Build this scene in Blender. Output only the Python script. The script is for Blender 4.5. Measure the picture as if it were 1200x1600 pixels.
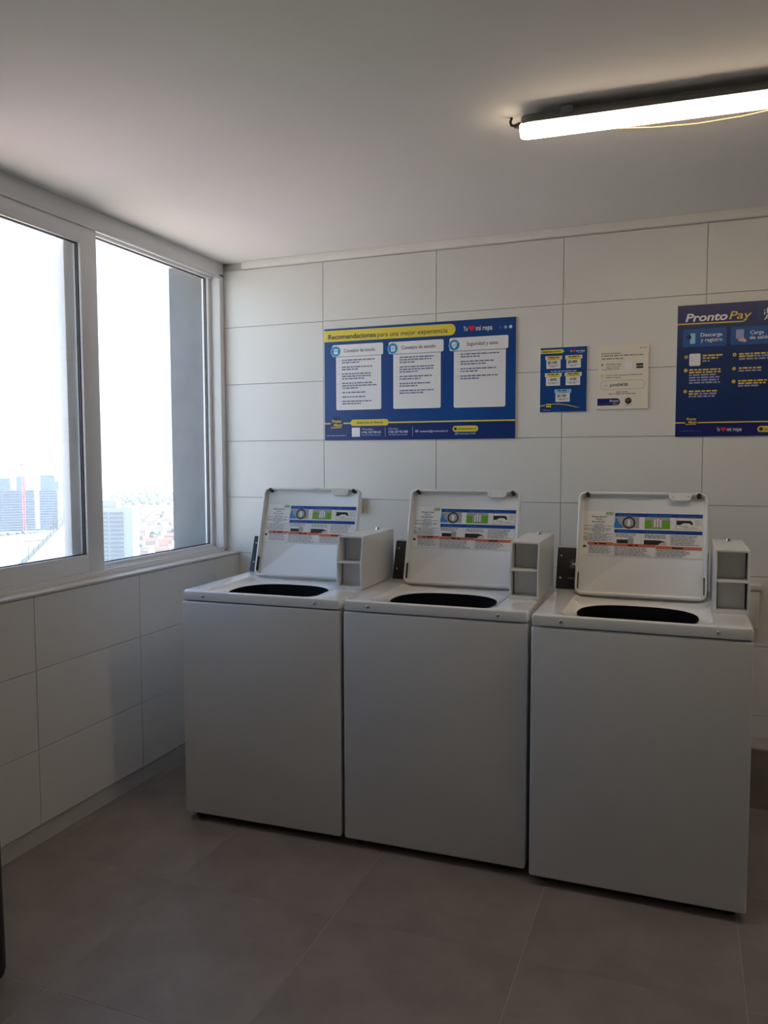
import bpy, bmesh, math, random
from mathutils import Matrix, Vector
for o in list(bpy.data.objects):
    bpy.data.objects.remove(o)
S = bpy.context.scene
COL = S.collection
random.seed(7)
PI = math.pi

# ------------------------------------------------------------------ camera
cam = bpy.data.cameras.new('camera')
co = bpy.data.objects.new('camera', cam)
COL.objects.link(co)
cam.sensor_fit = 'VERTICAL'
cam.sensor_height = 24.0
cam.lens = 24.0 * 1224.8 / 1600.0
cam.clip_start = 0.02
cam.clip_end = 20000
co.matrix_world = (Matrix.Translation((2.3145, -3.6543, 1.4548)) @ Matrix.Rotation(0.3671, 4, 'Z')
                   @ Matrix.Rotation(PI / 2 - 0.0678, 4, 'X') @ Matrix.Rotation(-0.0021, 4, 'Z'))
S.camera = co

# ------------------------------------------------------------------ sky, sun, exposure
w = bpy.data.worlds.new('sky')
S.world = w
w.use_nodes = True
nt = w.node_tree
bg = nt.nodes['Background']
sky = nt.nodes.new('ShaderNodeTexSky')
sky.sky_type = 'NISHITA'
sky.sun_disc = False
sky.sun_elevation = math.radians(48)
sky.sun_rotation = math.radians(55)
sky.altitude = 600
sky.air_density = 1.0
sky.dust_density = 2.2
sky.ozone_density = 1.0
tint = nt.nodes.new('ShaderNodeMixRGB')          # hazy summer air: a little whiter than clean blue sky
tint.blend_type = 'MULTIPLY'
tint.inputs[0].default_value = 1.0
tint.inputs[2].default_value = (1.02, 1.0, 0.98, 1)
nt.links.new(sky.outputs[0], tint.inputs[1])
nt.links.new(tint.outputs[0], bg.inputs[0])
bg.inputs[1].default_value = 0.80
sun = bpy.data.lights.new('sun', 'SUN')
sun.energy = 31.0
sun.angle = math.radians(0.6)
sun.color = (1.0, 0.95, 0.86)
so = bpy.data.objects.new('sun', sun)
COL.objects.link(so)
so.rotation_euler = Vector((-0.62, -0.45, -0.80)).to_track_quat('-Z', 'Y').to_euler()
S.view_settings.view_transform = 'Standard'
S.view_settings.look = 'None'
S.view_settings.exposure = -0.26
S.view_settings.gamma = 1.0
S.view_settings.use_curve_mapping = False
S.cycles.max_bounces = 10
S.cycles.diffuse_bounces = 7
S.cycles.glossy_bounces = 4
S.cycles.transparent_max_bounces = 12
S.cycles.sample_clamp_indirect = 8
S.cycles.use_denoising = True

# ------------------------------------------------------------------ materials
def srgb(*c):
    return tuple((v / 255 / 12.92 if v / 255 <= .04045 else ((v / 255 + .055) / 1.055) ** 2.4) for v in c)

def mat(name, col, rough=.5, metal=0.0, noise=0.0, nscale=20.0, bump=0.0, bscale=200.0, coat=0.0, spec=.5, col2=None, stretch=None):
    m = bpy.data.materials.new(name)
    m.use_nodes = True
    n = m.node_tree.nodes
    l = m.node_tree.links
    b = n['Principled BSDF']
    b.inputs['Base Color'].default_value = (*col, 1)
    b.inputs['Roughness'].default_value = rough
    b.inputs['Metallic'].default_value = metal
    b.inputs['Specular IOR Level'].default_value = spec
    b.inputs['Coat Weight'].default_value = coat
    b.inputs['Coat Roughness'].default_value = .08
    tc = n.new('ShaderNodeTexCoord')
    src = tc.outputs['Object']
    if stretch:
        mp = n.new('ShaderNodeMapping')
        mp.inputs['Scale'].default_value = stretch
        l.new(src, mp.inputs['Vector'])
        src = mp.outputs[0]
    if noise or col2:
        t = n.new('ShaderNodeTexNoise')
        t.inputs['Scale'].default_value = nscale
        t.inputs['Detail'].default_value = 6
        t.inputs['Roughness'].default_value = .6
        l.new(src, t.inputs['Vector'])
        r = n.new('ShaderNodeValToRGB')
        r.color_ramp.elements[0].position = .3
        r.color_ramp.elements[1].position = .7
        c2 = col2 if col2 else tuple(min(1, v * (1 + noise)) for v in col)
        c1 = col if col2 else tuple(v * (1 - noise) for v in col)
        r.color_ramp.elements[0].color = (*c1, 1)
        r.color_ramp.elements[1].color = (*c2, 1)
        l.new(t.outputs['Fac'], r.inputs['Fac'])
        l.new(r.outputs['Color'], b.inputs['Base Color'])
    if bump:
        t2 = n.new('ShaderNodeTexNoise')
        t2.inputs['Scale'].default_value = bscale
        t2.inputs['Detail'].default_value = 3
        l.new(src, t2.inputs['Vector'])
        bp = n.new('ShaderNodeBump')
        bp.inputs['Strength'].default_value = bump
        bp.inputs['Distance'].default_value = .002
        l.new(t2.outputs['Fac'], bp.inputs['Height'])
        l.new(bp.outputs[0], b.inputs['Normal'])
    return m

M = {}
M['ceiling'] = mat('ceiling_paint', (.84, .825, .79), .85, noise=.015, nscale=3, bump=.05, bscale=60)
M['paint'] = mat('wall_paint', (.74, .73, .70), .8, noise=.02, nscale=4)
M['tile'] = mat('white_wall_tile', (.76, .75, .72), .38, noise=.012, nscale=3, bump=.03, bscale=90)
M['grout'] = mat('pale_grout', (.58, .57, .55), .9)
M['trim'] = mat('plaster_trim', (.78, .76, .71), .7)
M['ftile'] = mat('taupe_floor_tile', (.235, .198, .180), .42, col2=(.325, .278, .252), nscale=5, bump=.05, bscale=70)
M['fgrout'] = mat('floor_grout', (.50, .45, .42), .9)
M['conc'] = mat('raw_concrete', (.36, .335, .30), .9, col2=(.47, .44, .40), nscale=9, bump=.3, bscale=40)
M['extconc'] = mat('exterior_render', (.150, .158, .168), .85, col2=(.185, .192, .20), nscale=7, bump=.15, bscale=60)
M['pvc'] = mat('white_pvc', (.78, .78, .78), .32)
M['sill'] = mat('sill_board', (.66, .63, .58), .55)
M['gasket'] = mat('black_gasket', (.03, .03, .035), .6)
M['enamel'] = mat('white_enamel', (.78, .78, .765), .28, noise=.01, nscale=6, bump=.035, bscale=260, coat=.25)
M['enamel_top'] = mat('glossy_white_enamel', (.80, .80, .785), .14, coat=.5)
M['lidpaint'] = mat('white_lid_paint', (.78, .79, .79), .25, coat=.2)
M['black'] = mat('black_plastic', (.014, .014, .017), .28)
M['rubber'] = mat('black_rubber', (.012, .012, .012), .7)
M['chrome'] = mat('chrome', (.85, .85, .85), .12, metal=1)
M['steel'] = mat('zinc_screw', (.55, .55, .55), .3, metal=1)
M['boxgrey'] = mat('pale_grey_metal', (.60, .60, .60), .4, noise=.03, nscale=12)
M['paper'] = mat('label_paper', (.80, .80, .79), .5)
M['pblue'] = mat('print_blue', srgb(20, 62, 150), .4)
M['pcyan'] = mat('print_sky_blue', srgb(48, 130, 205), .4)
M['pgreen'] = mat('print_green', srgb(110, 172, 50), .4)
M['porange'] = mat('print_orange', srgb(205, 110, 80), .5)
M['pgrey'] = mat('print_grey', srgb(165, 165, 165), .5)
M['pdark'] = mat('print_dark', srgb(38, 38, 42), .5)
M['ptext'] = mat('print_text', srgb(70, 70, 75), .5)
M['pskin'] = mat('print_pink', srgb(225, 185, 175), .5)
M['bblue'] = mat('board_blue', srgb(13, 60, 126), .33, col2=srgb(8, 76, 152), nscale=2.2)
M['bnavy'] = mat('board_navy', srgb(20, 34, 105), .33)
M['bdeep'] = mat('board_deep_blue', srgb(13, 42, 92), .33, col2=srgb(15, 56, 116), nscale=2.5)
M['bfoot'] = mat('board_footer_blue', srgb(17, 48, 118), .33)
M['bpanel'] = mat('board_mid_blue', srgb(22, 88, 160), .35)
M['byel'] = mat('board_yellow', srgb(232, 213, 70), .4)
M['bgold'] = mat('board_gold', srgb(236, 205, 88), .4)
M['bwhite'] = mat('board_white', srgb(238, 238, 240), .4)
M['bcream'] = mat('board_cream', srgb(235, 228, 214), .45)
M['bteal'] = mat('board_teal', srgb(22, 138, 190), .4)
M['bsky'] = mat('board_light_blue', srgb(150, 205, 240), .4)
M['btext'] = mat('board_navy_text', srgb(34, 38, 88), .5)
M['bbody'] = mat('board_body_text', srgb(112, 114, 150), .5)
M['bred'] = mat('board_red', srgb(225, 40, 48), .4)
M['bgreytext'] = mat('board_grey_text', srgb(125, 120, 115), .5)
M['bdim'] = mat('board_dim_blue', srgb(62, 96, 165), .5)
M['bmid'] = mat('board_lavender', srgb(165, 170, 215), .5)
M['edge'] = mat('board_edge', srgb(225, 225, 230), .5)
M['lamp_grey'] = mat('lamp_housing_grey', (.16, .16, .165), .5)
M['cable'] = mat('beige_cable', (.38, .30, .18), .6)
M['bin'] = mat('black_bin_plastic', (.012, .012, .016), .45)
M['socket'] = mat('socket_plastic', (.70, .67, .60), .4)

def glass():
    m = bpy.data.materials.new('window_glass')
    m.use_nodes = True
    n = m.node_tree.nodes
    l = m.node_tree.links
    n.remove(n['Principled BSDF'])
    out = n['Material Output']
    tr = n.new('ShaderNodeBsdfTransparent')
    tr.inputs[0].default_value = (.97, .985, .99, 1)
    gl = n.new('ShaderNodeBsdfGlossy')
    gl.inputs['Roughness'].default_value = .01
    lw = n.new('ShaderNodeLayerWeight')
    pw = n.new('ShaderNodeMath')
    pw.operation = 'POWER'
    pw.inputs[1].default_value = 5
    ma = n.new('ShaderNodeMath')
    ma.operation = 'MULTIPLY_ADD'
    ma.inputs[1].default_value = .8
    ma.inputs[2].default_value = .03
    l.new(lw.outputs['Facing'], pw.inputs[0])
    l.new(pw.outputs[0], ma.inputs[0])
    mx = n.new('ShaderNodeMixShader')
    l.new(ma.outputs[0], mx.inputs[0])
    l.new(tr.outputs[0], mx.inputs[1])
    l.new(gl.outputs[0], mx.inputs[2])
    l.new(mx.outputs[0], out.inputs[0])
    return m
M['glass'] = glass()

def emit(name, col, s):
    m = bpy.data.materials.new(name)
    m.use_nodes = True
    b = m.node_tree.nodes['Principled BSDF']
    b.inputs['Base Color'].default_value = (.8, .8, .8, 1)
    b.inputs['Emission Color'].default_value = (*col, 1)
    b.inputs['Emission Strength'].default_value = s
    return m
M['led'] = emit('lit_diffuser', (1.0, .78, .54), 18.0)

# ------------------------------------------------------------------ helpers
def link(name, me, m=None, parent=None, loc=None, smooth=None):
    o = bpy.data.objects.new(name, me)
    COL.objects.link(o)
    if m is not None:
        for mm in (m if isinstance(m, (list, tuple)) else [m]):
            me.materials.append(M[mm] if isinstance(mm, str) else mm)
    if parent is not None:
        o.parent = parent
    if loc is not None:
        o.location = loc
    if smooth:
        for p in me.polygons:
            p.use_smooth = True
        me.set_sharp_from_angle(angle=math.radians(smooth))
    return o

def obj(name, bm, m, parent=None, loc=None, smooth=35):
    me = bpy.data.meshes.new(name)
    bmesh.ops.recalc_face_normals(bm, faces=bm.faces)
    bm.to_mesh(me)
    bm.free()
    return link(name, me, m, parent, loc, smooth)

def bx(bm, x0, x1, y0, y1, z0, z1, bev=0, seg=2):
    r = bmesh.ops.create_cube(bm, size=1)
    vs = r['verts']
    for v in vs:
        v.co = Vector(((x0 + x1) / 2 + v.co.x * (x1 - x0), (y0 + y1) / 2 + v.co.y * (y1 - y0), (z0 + z1) / 2 + v.co.z * (z1 - z0)))
    if bev:
        es = list({e for v in vs for e in v.link_edges})
        bmesh.ops.bevel(bm, geom=es, offset=bev, segments=seg, affect='EDGES', profile=.5)
    return bm

def box(name, d, m, parent=None, bev=0, seg=2, loc=None):
    bm = bmesh.new()
    bx(bm, *d, bev=bev, seg=seg)
    return obj(name, bm, m, parent, loc)

def cyl(bm, p0, p1, r0, r1=None, n=20, caps=True):
    r1 = r0 if r1 is None else r1
    p0, p1 = Vector(p0), Vector(p1)
    d = (p1 - p0)
    q = d.to_track_quat('Z', 'Y')
    a, b = [], []
    for i in range(n):
        t = 2 * PI * i / n
        e = q @ Vector((math.cos(t), math.sin(t), 0))
        a.append(bm.verts.new(p0 + e * r0))
        b.append(bm.verts.new(p1 + e * r1))
    for i in range(n):
        bm.faces.new((a[i], a[(i + 1) % n], b[(i + 1) % n], b[i]))
    if caps:
        bm.faces.new(a[::-1])
        bm.faces.new(b)
    return bm

def cylo(name, p0, p1, r0, m, parent=None, r1=None, n=20):
    bm = bmesh.new()
    cyl(bm, p0, p1, r0, r1, n)
    return obj(name, bm, m, parent)

def tube(name, pts, r, m, parent=None, n=8):
    bm = bmesh.new()
    prev = None
    pts = [Vector(p) for p in pts]
    for i, p in enumerate(pts):
        d = pts[min(i + 1, len(pts) - 1)] - pts[max(i - 1, 0)]
        q = d.to_track_quat('Z', 'Y')
        ring = [bm.verts.new(p + q @ Vector((math.cos(2 * PI * k / n) * r, math.sin(2 * PI * k / n) * r, 0))) for k in range(n)]
        if prev:
            for k in range(n):
                bm.faces.new((prev[k], prev[(k + 1) % n], ring[(k + 1) % n], ring[k]))
        else:
            bm.faces.new(ring[::-1])
        prev = ring
    bm.faces.new(prev)
    return obj(name, bm, m, parent, smooth=60)

def dome(name, c, r, axis, m, parent=None, flat=.6, n=12):
    bm = bmesh.new()
    bmesh.ops.create_uvsphere(bm, u_segments=n, v_segments=8, radius=r)
    for v in bm.verts:
        v.co = Vector(c) + Vector([v.co[i] * (flat if i == axis else 1) for i in range(3)])
    return obj(name, bm, m, parent, smooth=60)

def empty(name, loc=(0, 0, 0), rz=0, parent=None):
    o = bpy.data.objects.new(name, None)
    COL.objects.link(o)
    o.location = loc
    o.rotation_euler = (0, 0, rz)
    o.empty_display_size = .1
    if parent:
        o.parent = parent
    return o

def tag(o, label=None, cat=None, group=None, kind=None):
    if label: o['label'] = label
    if cat: o['category'] = cat
    if group: o['group'] = group
    if kind: o['kind'] = kind
    return o

def rrect(x0, x1, y0, y1, r, n=5):
    pts = []
    r = min(r, (x1 - x0) / 2, (y1 - y0) / 2)
    if r <= 0:
        return [(x0, y0), (x1, y0), (x1, y1), (x0, y1)]
    for cx, cy, a in ((x1 - r, y0 + r, -PI / 2), (x1 - r, y1 - r, 0), (x0 + r, y1 - r, PI / 2), (x0 + r, y0 + r, PI)):
        for k in range(n + 1):
            t = a + PI / 2 * k / n
            pts.append((cx + r * math.cos(t), cy + r * math.sin(t)))
    return pts

# flat print lies on a local x/z plane facing -y
class Print:
    """prints shapes as thin ink layers on the face of a board (local x right, z up, face at y = y0)"""
    def __init__(self, parent, y0):
        self.p, self.y0 = parent, y0
    def y(self, layer):
        return self.y0 - .0004 * layer
    def poly(self, name, pts, m, layer=1, parent=None):
        bm = bmesh.new()
        bm.faces.new([bm.verts.new((x, self.y(layer), z)) for x, z in pts])
        return obj(name, bm, m, parent or self.p, smooth=None)
    def polys(self, name, lst, m, layer=1, parent=None):
        bm = bmesh.new()
        for pts in lst:
            bm.faces.new([bm.verts.new((x, self.y(layer), z)) for x, z in pts])
        return obj(name, bm, m, parent or self.p, smooth=None)
    def rect(self, name, x0, x1, z0, z1, m, layer=1, r=0, parent=None):
        return self.poly(name, rrect(x0, x1, z0, z1, r), m, layer, parent)
    def disc(self, name, x, z, r, m, layer=1, parent=None, n=28):
        return self.poly(name, [(x + r * math.cos(2 * PI * k / n), z + r * math.sin(2 * PI * k / n)) for k in range(n)], m, layer, parent)
    def heart(self, name, x, z, s, m, layer=1):
        pts = []
        for k in range(28):
            t = 2 * PI * k / 28
            pts.append((x + s * 16 * math.sin(t) ** 3 / 17, z + s * (13 * math.cos(t) - 5 * math.cos(2 * t) - 2 * math.cos(3 * t) - math.cos(4 * t)) / 17))
        return self.poly(name, pts, m, layer)
    def text(self, name, s, x0, x1, z, h, m, layer=2, bold=0.0, shear=0.0, parent=None):
        """baseline z, cap height h, fitted between x0 and x1"""
        cu = bpy.data.curves.new(name, 'FONT')
        cu.body = s
        cu.size = 1.0
        cu.resolution_u = 3
        cu.offset = bold
        cu.shear = shear
        t = bpy.data.objects.new(name, cu)
        COL.objects.link(t)
        dg = bpy.context.evaluated_depsgraph_get()
        me = bpy.data.meshes.new_from_object(t.evaluated_get(dg))
        bpy.data.objects.remove(t)
        bpy.data.curves.remove(cu)
        xs = [v.co.x for v in me.vertices]
        a, b = min(xs), max(xs)
        sx = (x1 - x0) / (b - a)
        sz = h / .70
        for v in me.vertices:
            v.co = Vector((x0 + (v.co.x - a) * sx, self.y(layer), z + v.co.y * sz))
        me.materials.clear()
        return link(name, me, m, parent or self.p)
    def words(self, name, lines, h, m, layer=2, parent=None, wl=.016):
        """illegible small print: word-length strokes; lines = [(x0, x1, z)]"""
        L = []
        for x0, x1, z in lines:
            x = x0
            while x < x1 - wl * .3:
                wd = min(wl * random.uniform(.4, 1.5), x1 - x)
                L.append([(x, z), (x + wd, z), (x + wd, z + h), (x, z + h)])
                x += wd + wl * .22
        return tag(self.polys(name, L, m, layer, parent), kind='stuff')

# ================================================================== THE ROOM
XR, YB, ZC = 4.25, -5.4, 2.487
LWX = 0.0687                       # face of the tiled wall below the window
WY0, WY1 = -0.002, -2.05           # window extent along the left wall

def struct(o, label, cat=None):
    return tag(o, label, cat, kind='structure')

fl = struct(box('floor', (-.05, XR, YB, 0, -.12, -.0009), 'fgrout'), 'dark taupe tiled floor', 'floor')
ce = struct(box('ceiling', (-.33, XR + .15, YB - .15, .2, ZC, ZC + .25), 'ceiling'), 'smooth white painted ceiling', 'ceiling')
wb = struct(box('wall_back', (-.33, XR + .15, .0085, .2, -.3, ZC), 'grout'), 'white tiled wall behind the washers', 'wall')
wr = struct(box('wall_right', (XR, XR + .15, YB - .15, .0085, -.12, ZC), 'paint'), 'plain white wall on the right', 'wall')
wf = struct(box('wall_front', (-.33, XR, YB - .15, YB, -.12, ZC), 'paint'), 'plain white wall facing the washers', 'wall')
bm = bmesh.new()
bx(bm, -.33, LWX - .009, YB, .0085, -.3, .945)
bx(bm, -.33, LWX - .009, YB, WY1, .945, ZC)
wl = struct(obj('wall_left', bm, 'grout', smooth=None), 'white tiled wall under the window', 'wall')

# --- tiles, one object each, alike ones share their mesh
_tm = {}
def tile(parent, axis, a0, a1, z0, z1, face, m, th=.0085, gap=.0011, bev=.0011):
    """axis 'x': tile on the back wall facing -y; 'y': on the left wall facing +x; 'f': on the floor (a=x, z=y)"""
    wdt, hgt = round(a1 - a0, 4), round(z1 - z0, 4)
    key = (axis, wdt, hgt, m)
    if key not in _tm:
        b = bmesh.new()
        g = gap
        if axis == 'x':
            bx(b, -wdt / 2 + g, wdt / 2 - g, 0, th, -hgt / 2 + g, hgt / 2 - g)
            es = [e for e in b.edges if all(abs(v.co.y) < 1e-6 for v in e.verts)]
        elif axis == 'y':
            bx(b, -th, 0, -wdt / 2 + g, wdt / 2 - g, -hgt / 2 + g, hgt / 2 - g)
            es = [e for e in b.edges if all(abs(v.co.x) < 1e-6 for v in e.verts)]
        else:
            bx(b, -wdt / 2 + g, wdt / 2 - g, -hgt / 2 + g, hgt / 2 - g, -th, 0)
            es = [e for e in b.edges if all(abs(v.co.z) < 1e-6 for v in e.verts)]
        bmesh.ops.bevel(b, geom=es, offset=bev, segments=1, affect='EDGES')
        me = bpy.data.meshes.new('tile')
        bmesh.ops.recalc_face_normals(b, faces=b.faces)
        b.to_mesh(me)
        b.free()
        me.materials.append(M[m])
        _tm[key] = me
    o = bpy.data.objects.new('tile', _tm[key])
    COL.objects.link(o)
    c = ((a0 + a1) / 2, (z0 + z1) / 2)
    jit = random.uniform(-.0004, .0002)
    o.location = {'x': (c[0], face + jit, c[1]), 'y': (face + jit, c[0], c[1]), 'f': (c[0], c[1], face + jit * .5)}[axis]
    o.parent = parent
    return o

vx = [-.02] + [.5805 + .6 * k for k in range(7)]
vx = [v for v in vx if v < XR] + [XR]
hz = [.255, .3506, .6506, .9506, 1.2506, 1.5506, 1.8506, 2.1506, 2.447]
for i in range(len(vx) - 1):
    for j in range(len(hz) - 1):
        tile(wb, 'x', vx[i], vx[i + 1], hz[j], hz[j + 1], 0.0, 'tile')
vy = [0.0] + [-.233 - .6 * k for k in range(9)]
vy = [v for v in vy if v > YB] + [YB]
lz = [.075, .3676, .6676, .958]
for i in range(len(vy) - 1):
    for j in range(3):
        tile(wl, 'y', vy[i + 1], vy[i], lz[j], lz[j + 1] - (.012 if j == 2 else 0), LWX, 'tile')
    if vy[i] < WY1 + .3:
        for j in range(5):
            z0 = .958 + .3 * j
            tile(wl, 'y', vy[i + 1], min(vy[i], WY1 - .001), z0, min(z0 + .3, ZC - .02), LWX, 'tile')
fxs = [1.897 + .6 * k for k in range(-3, 4)]
fxs = [LWX - .012] + [v for v in fxs if v < XR] + [XR]
fys = [-1.468 + .5935 * k for k in range(-6, 3)]
fys = [YB] + [v for v in fys if v > YB + .05] + [-.14]
for i in range(len(fxs) - 1):
    for j in range(len(fys) - 1):
        tile(fl, 'f', fxs[i], fxs[i + 1], fys[j], fys[j + 1], 0.0, 'ftile', th=.006, gap=.0009, bev=.0006)
# raw strip under the left tiles, plinth behind the machines, plaster lip at the ceiling
struct(box('baseboard_left', (LWX - .03, LWX - .0095, YB, -.14, 0, .078), 'conc'), 'bare concrete strip along the floor under the window wall', 'baseboard')
bb = struct(box('baseboard_back', (LWX, XR, -.14, .0085, -.004, .247), 'ftile'), 'low taupe plinth along the foot of the back wall', 'plinth')
box('top_slab', (LWX, XR, -.143, .0085, .247, .257), 'conc', bb, bev=.002)
struct(box('trim_1', (.118, XR, -.021, .0085, 2.449, ZC), 'trim', bev=.003), 'plaster lip where the back wall meets the ceiling', 'trim')
struct(box('trim_2', (-.33, -.012, -.030, .0085, -.3, ZC), 'extconc', bev=.002), 'grey rendered pier outside the window', 'pier')
# scuffs on the concrete strip
# ------------------------------------------------------------------ window
win = empty('window_1', (0, -1.0, .95))
struct(win, 'white sliding window looking out over the city', 'window')
def wpart(name, bm, m, parent=win):
    o = obj(name, bm, m, parent)
    if parent is win:
        o.location = Vector((0, 1.0, -.95))
    return o
bm = bmesh.new()
bx(bm, -.105, 0, WY1, WY0, 2.414, ZC, .004)                # head
bx(bm, -.105, 0, WY1, WY0, .945, .975, .004)               # bottom track
bx(bm, -.105, 0, -.042, WY0, .96, 2.43, .004)              # jambs
bx(bm, -.105, 0, WY1, WY1 + .042, .96, 2.43, .004)
wpart('frame', bm, 'pvc')
bm = bmesh.new()
bx(bm, -.054, -.047, WY1 + .04, -.04, .972, .985, .001)
bx(bm, -.054, -.047, WY1 + .04, -.04, 2.402, 2.416, .001)
bx(bm, -.006, -.001, WY1 + .04, -.04, .972, .983, .001)
bx(bm, -.006, -.001, WY1 + .04, -.04, 2.404, 2.416, .001)
wpart('track', bm, 'pvc')
def sash(x0, x1, ya, yb, z0, z1, sl, sr, st, sb):
    bm = bmesh.new()
    bx(bm, x0, x1, ya, ya + sl, z0, z1, .004)
    bx(bm, x0, x1, yb - sr, yb, z0, z1, .004)
    bx(bm, x0 + .0005, x1 - .0005, ya + sl - .006, yb - sr + .006, z1 - st, z1, .003)
    bx(bm, x0 + .0005, x1 - .0005, ya + sl - .006, yb - sr + .006, z0, z0 + sb, .003)
    s = wpart('sash', bm, 'pvc')
    xm = (x0 + x1) / 2
    bm = bmesh.new()
    bx(bm, xm - .003, xm + .003, ya + sl - .008, yb - sr + .008, z0 + sb - .008, z1 - st + .008)
    obj('pane', bm, 'glass', s, smooth=None)
    bm = bmesh.new()
    for xx in (xm + .003, xm - .007):
        bx(bm, xx, xx + .004, ya + sl - .002, ya + sl + .004, z0 + sb, z1 - st)
        bx(bm, xx, xx + .004, yb - sr - .004, yb - sr + .002, z0 + sb, z1 - st)
        bx(bm, xx, xx + .004, ya + sl, yb - sr, z1 - st - .003, z1 - st + .002)
        bx(bm, xx, xx + .004, ya + sl, yb - sr, z0 + sb - .002, z0 + sb + .003)
    obj('gasket', bm, 'gasket', s, smooth=None)
    return s
s1 = sash(-.046, -.007, -2.01, -.962, .972, 2.412, .095, .096, .076, .086)
s2 = sash(-.098, -.056, -1.098, -.036, .974, 2.43, .072, .030, .024, .026)
bm = bmesh.new()
bx(bm, -.007, .010, -1.985, -1.965, 1.60, 1.76, .004)
obj('handle', bm, 'pvc', s1)
bm = bmesh.new()
bx(bm, -.002, LWX + .006, WY1, -.0005, .9475, .9585, .003)
struct(obj('trim_3', bm, 'sill'), 'narrow white sill board under the window', 'sill')

# ================================================================== WASHING MACHINES
W = .68
CX, CY = .327, .235
def sdf_rr(x, y, x0, x1, y0, y1, r):
    cx, cy = (x0 + x1) / 2, (y0 + y1) / 2
    qx, qy = abs(x - cx) - (x1 - x0) / 2 + r, abs(y - cy) - (y1 - y0) / 2 + r
    return math.hypot(max(qx, 0), max(qy, 0)) + min(max(qx, qy), 0) - r
def ray_loop(angs, f):
    out = []
    for a in angs:
        lo, hi = 0, 1.2
        dx, dy = math.cos(a), math.sin(a)
        for _ in range(40):
            m_ = (lo + hi) / 2
            if f(CX + dx * m_, CY + dy * m_) < 0: lo = m_
            else: hi = m_
        out.append((CX + dx * lo, CY + dy * lo))
    return out
def loops_mesh(loops, cap0=False, cap1=False, closed=True):
    """loops: list of lists of 3D points, equal length"""
    bm = bmesh.new()
    rows = [[bm.verts.new(p) for p in L] for L in loops]
    n = len(rows[0])
    for a, b in zip(rows, rows[1:]):
        for i in range(n):
            bm.faces.new((a[i], a[(i + 1) % n], b[(i + 1) % n], b[i]))
    if cap0: bm.faces.new(rows[0][::-1])
    if cap1: bm.faces.new(rows[-1])
    return bm

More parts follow.
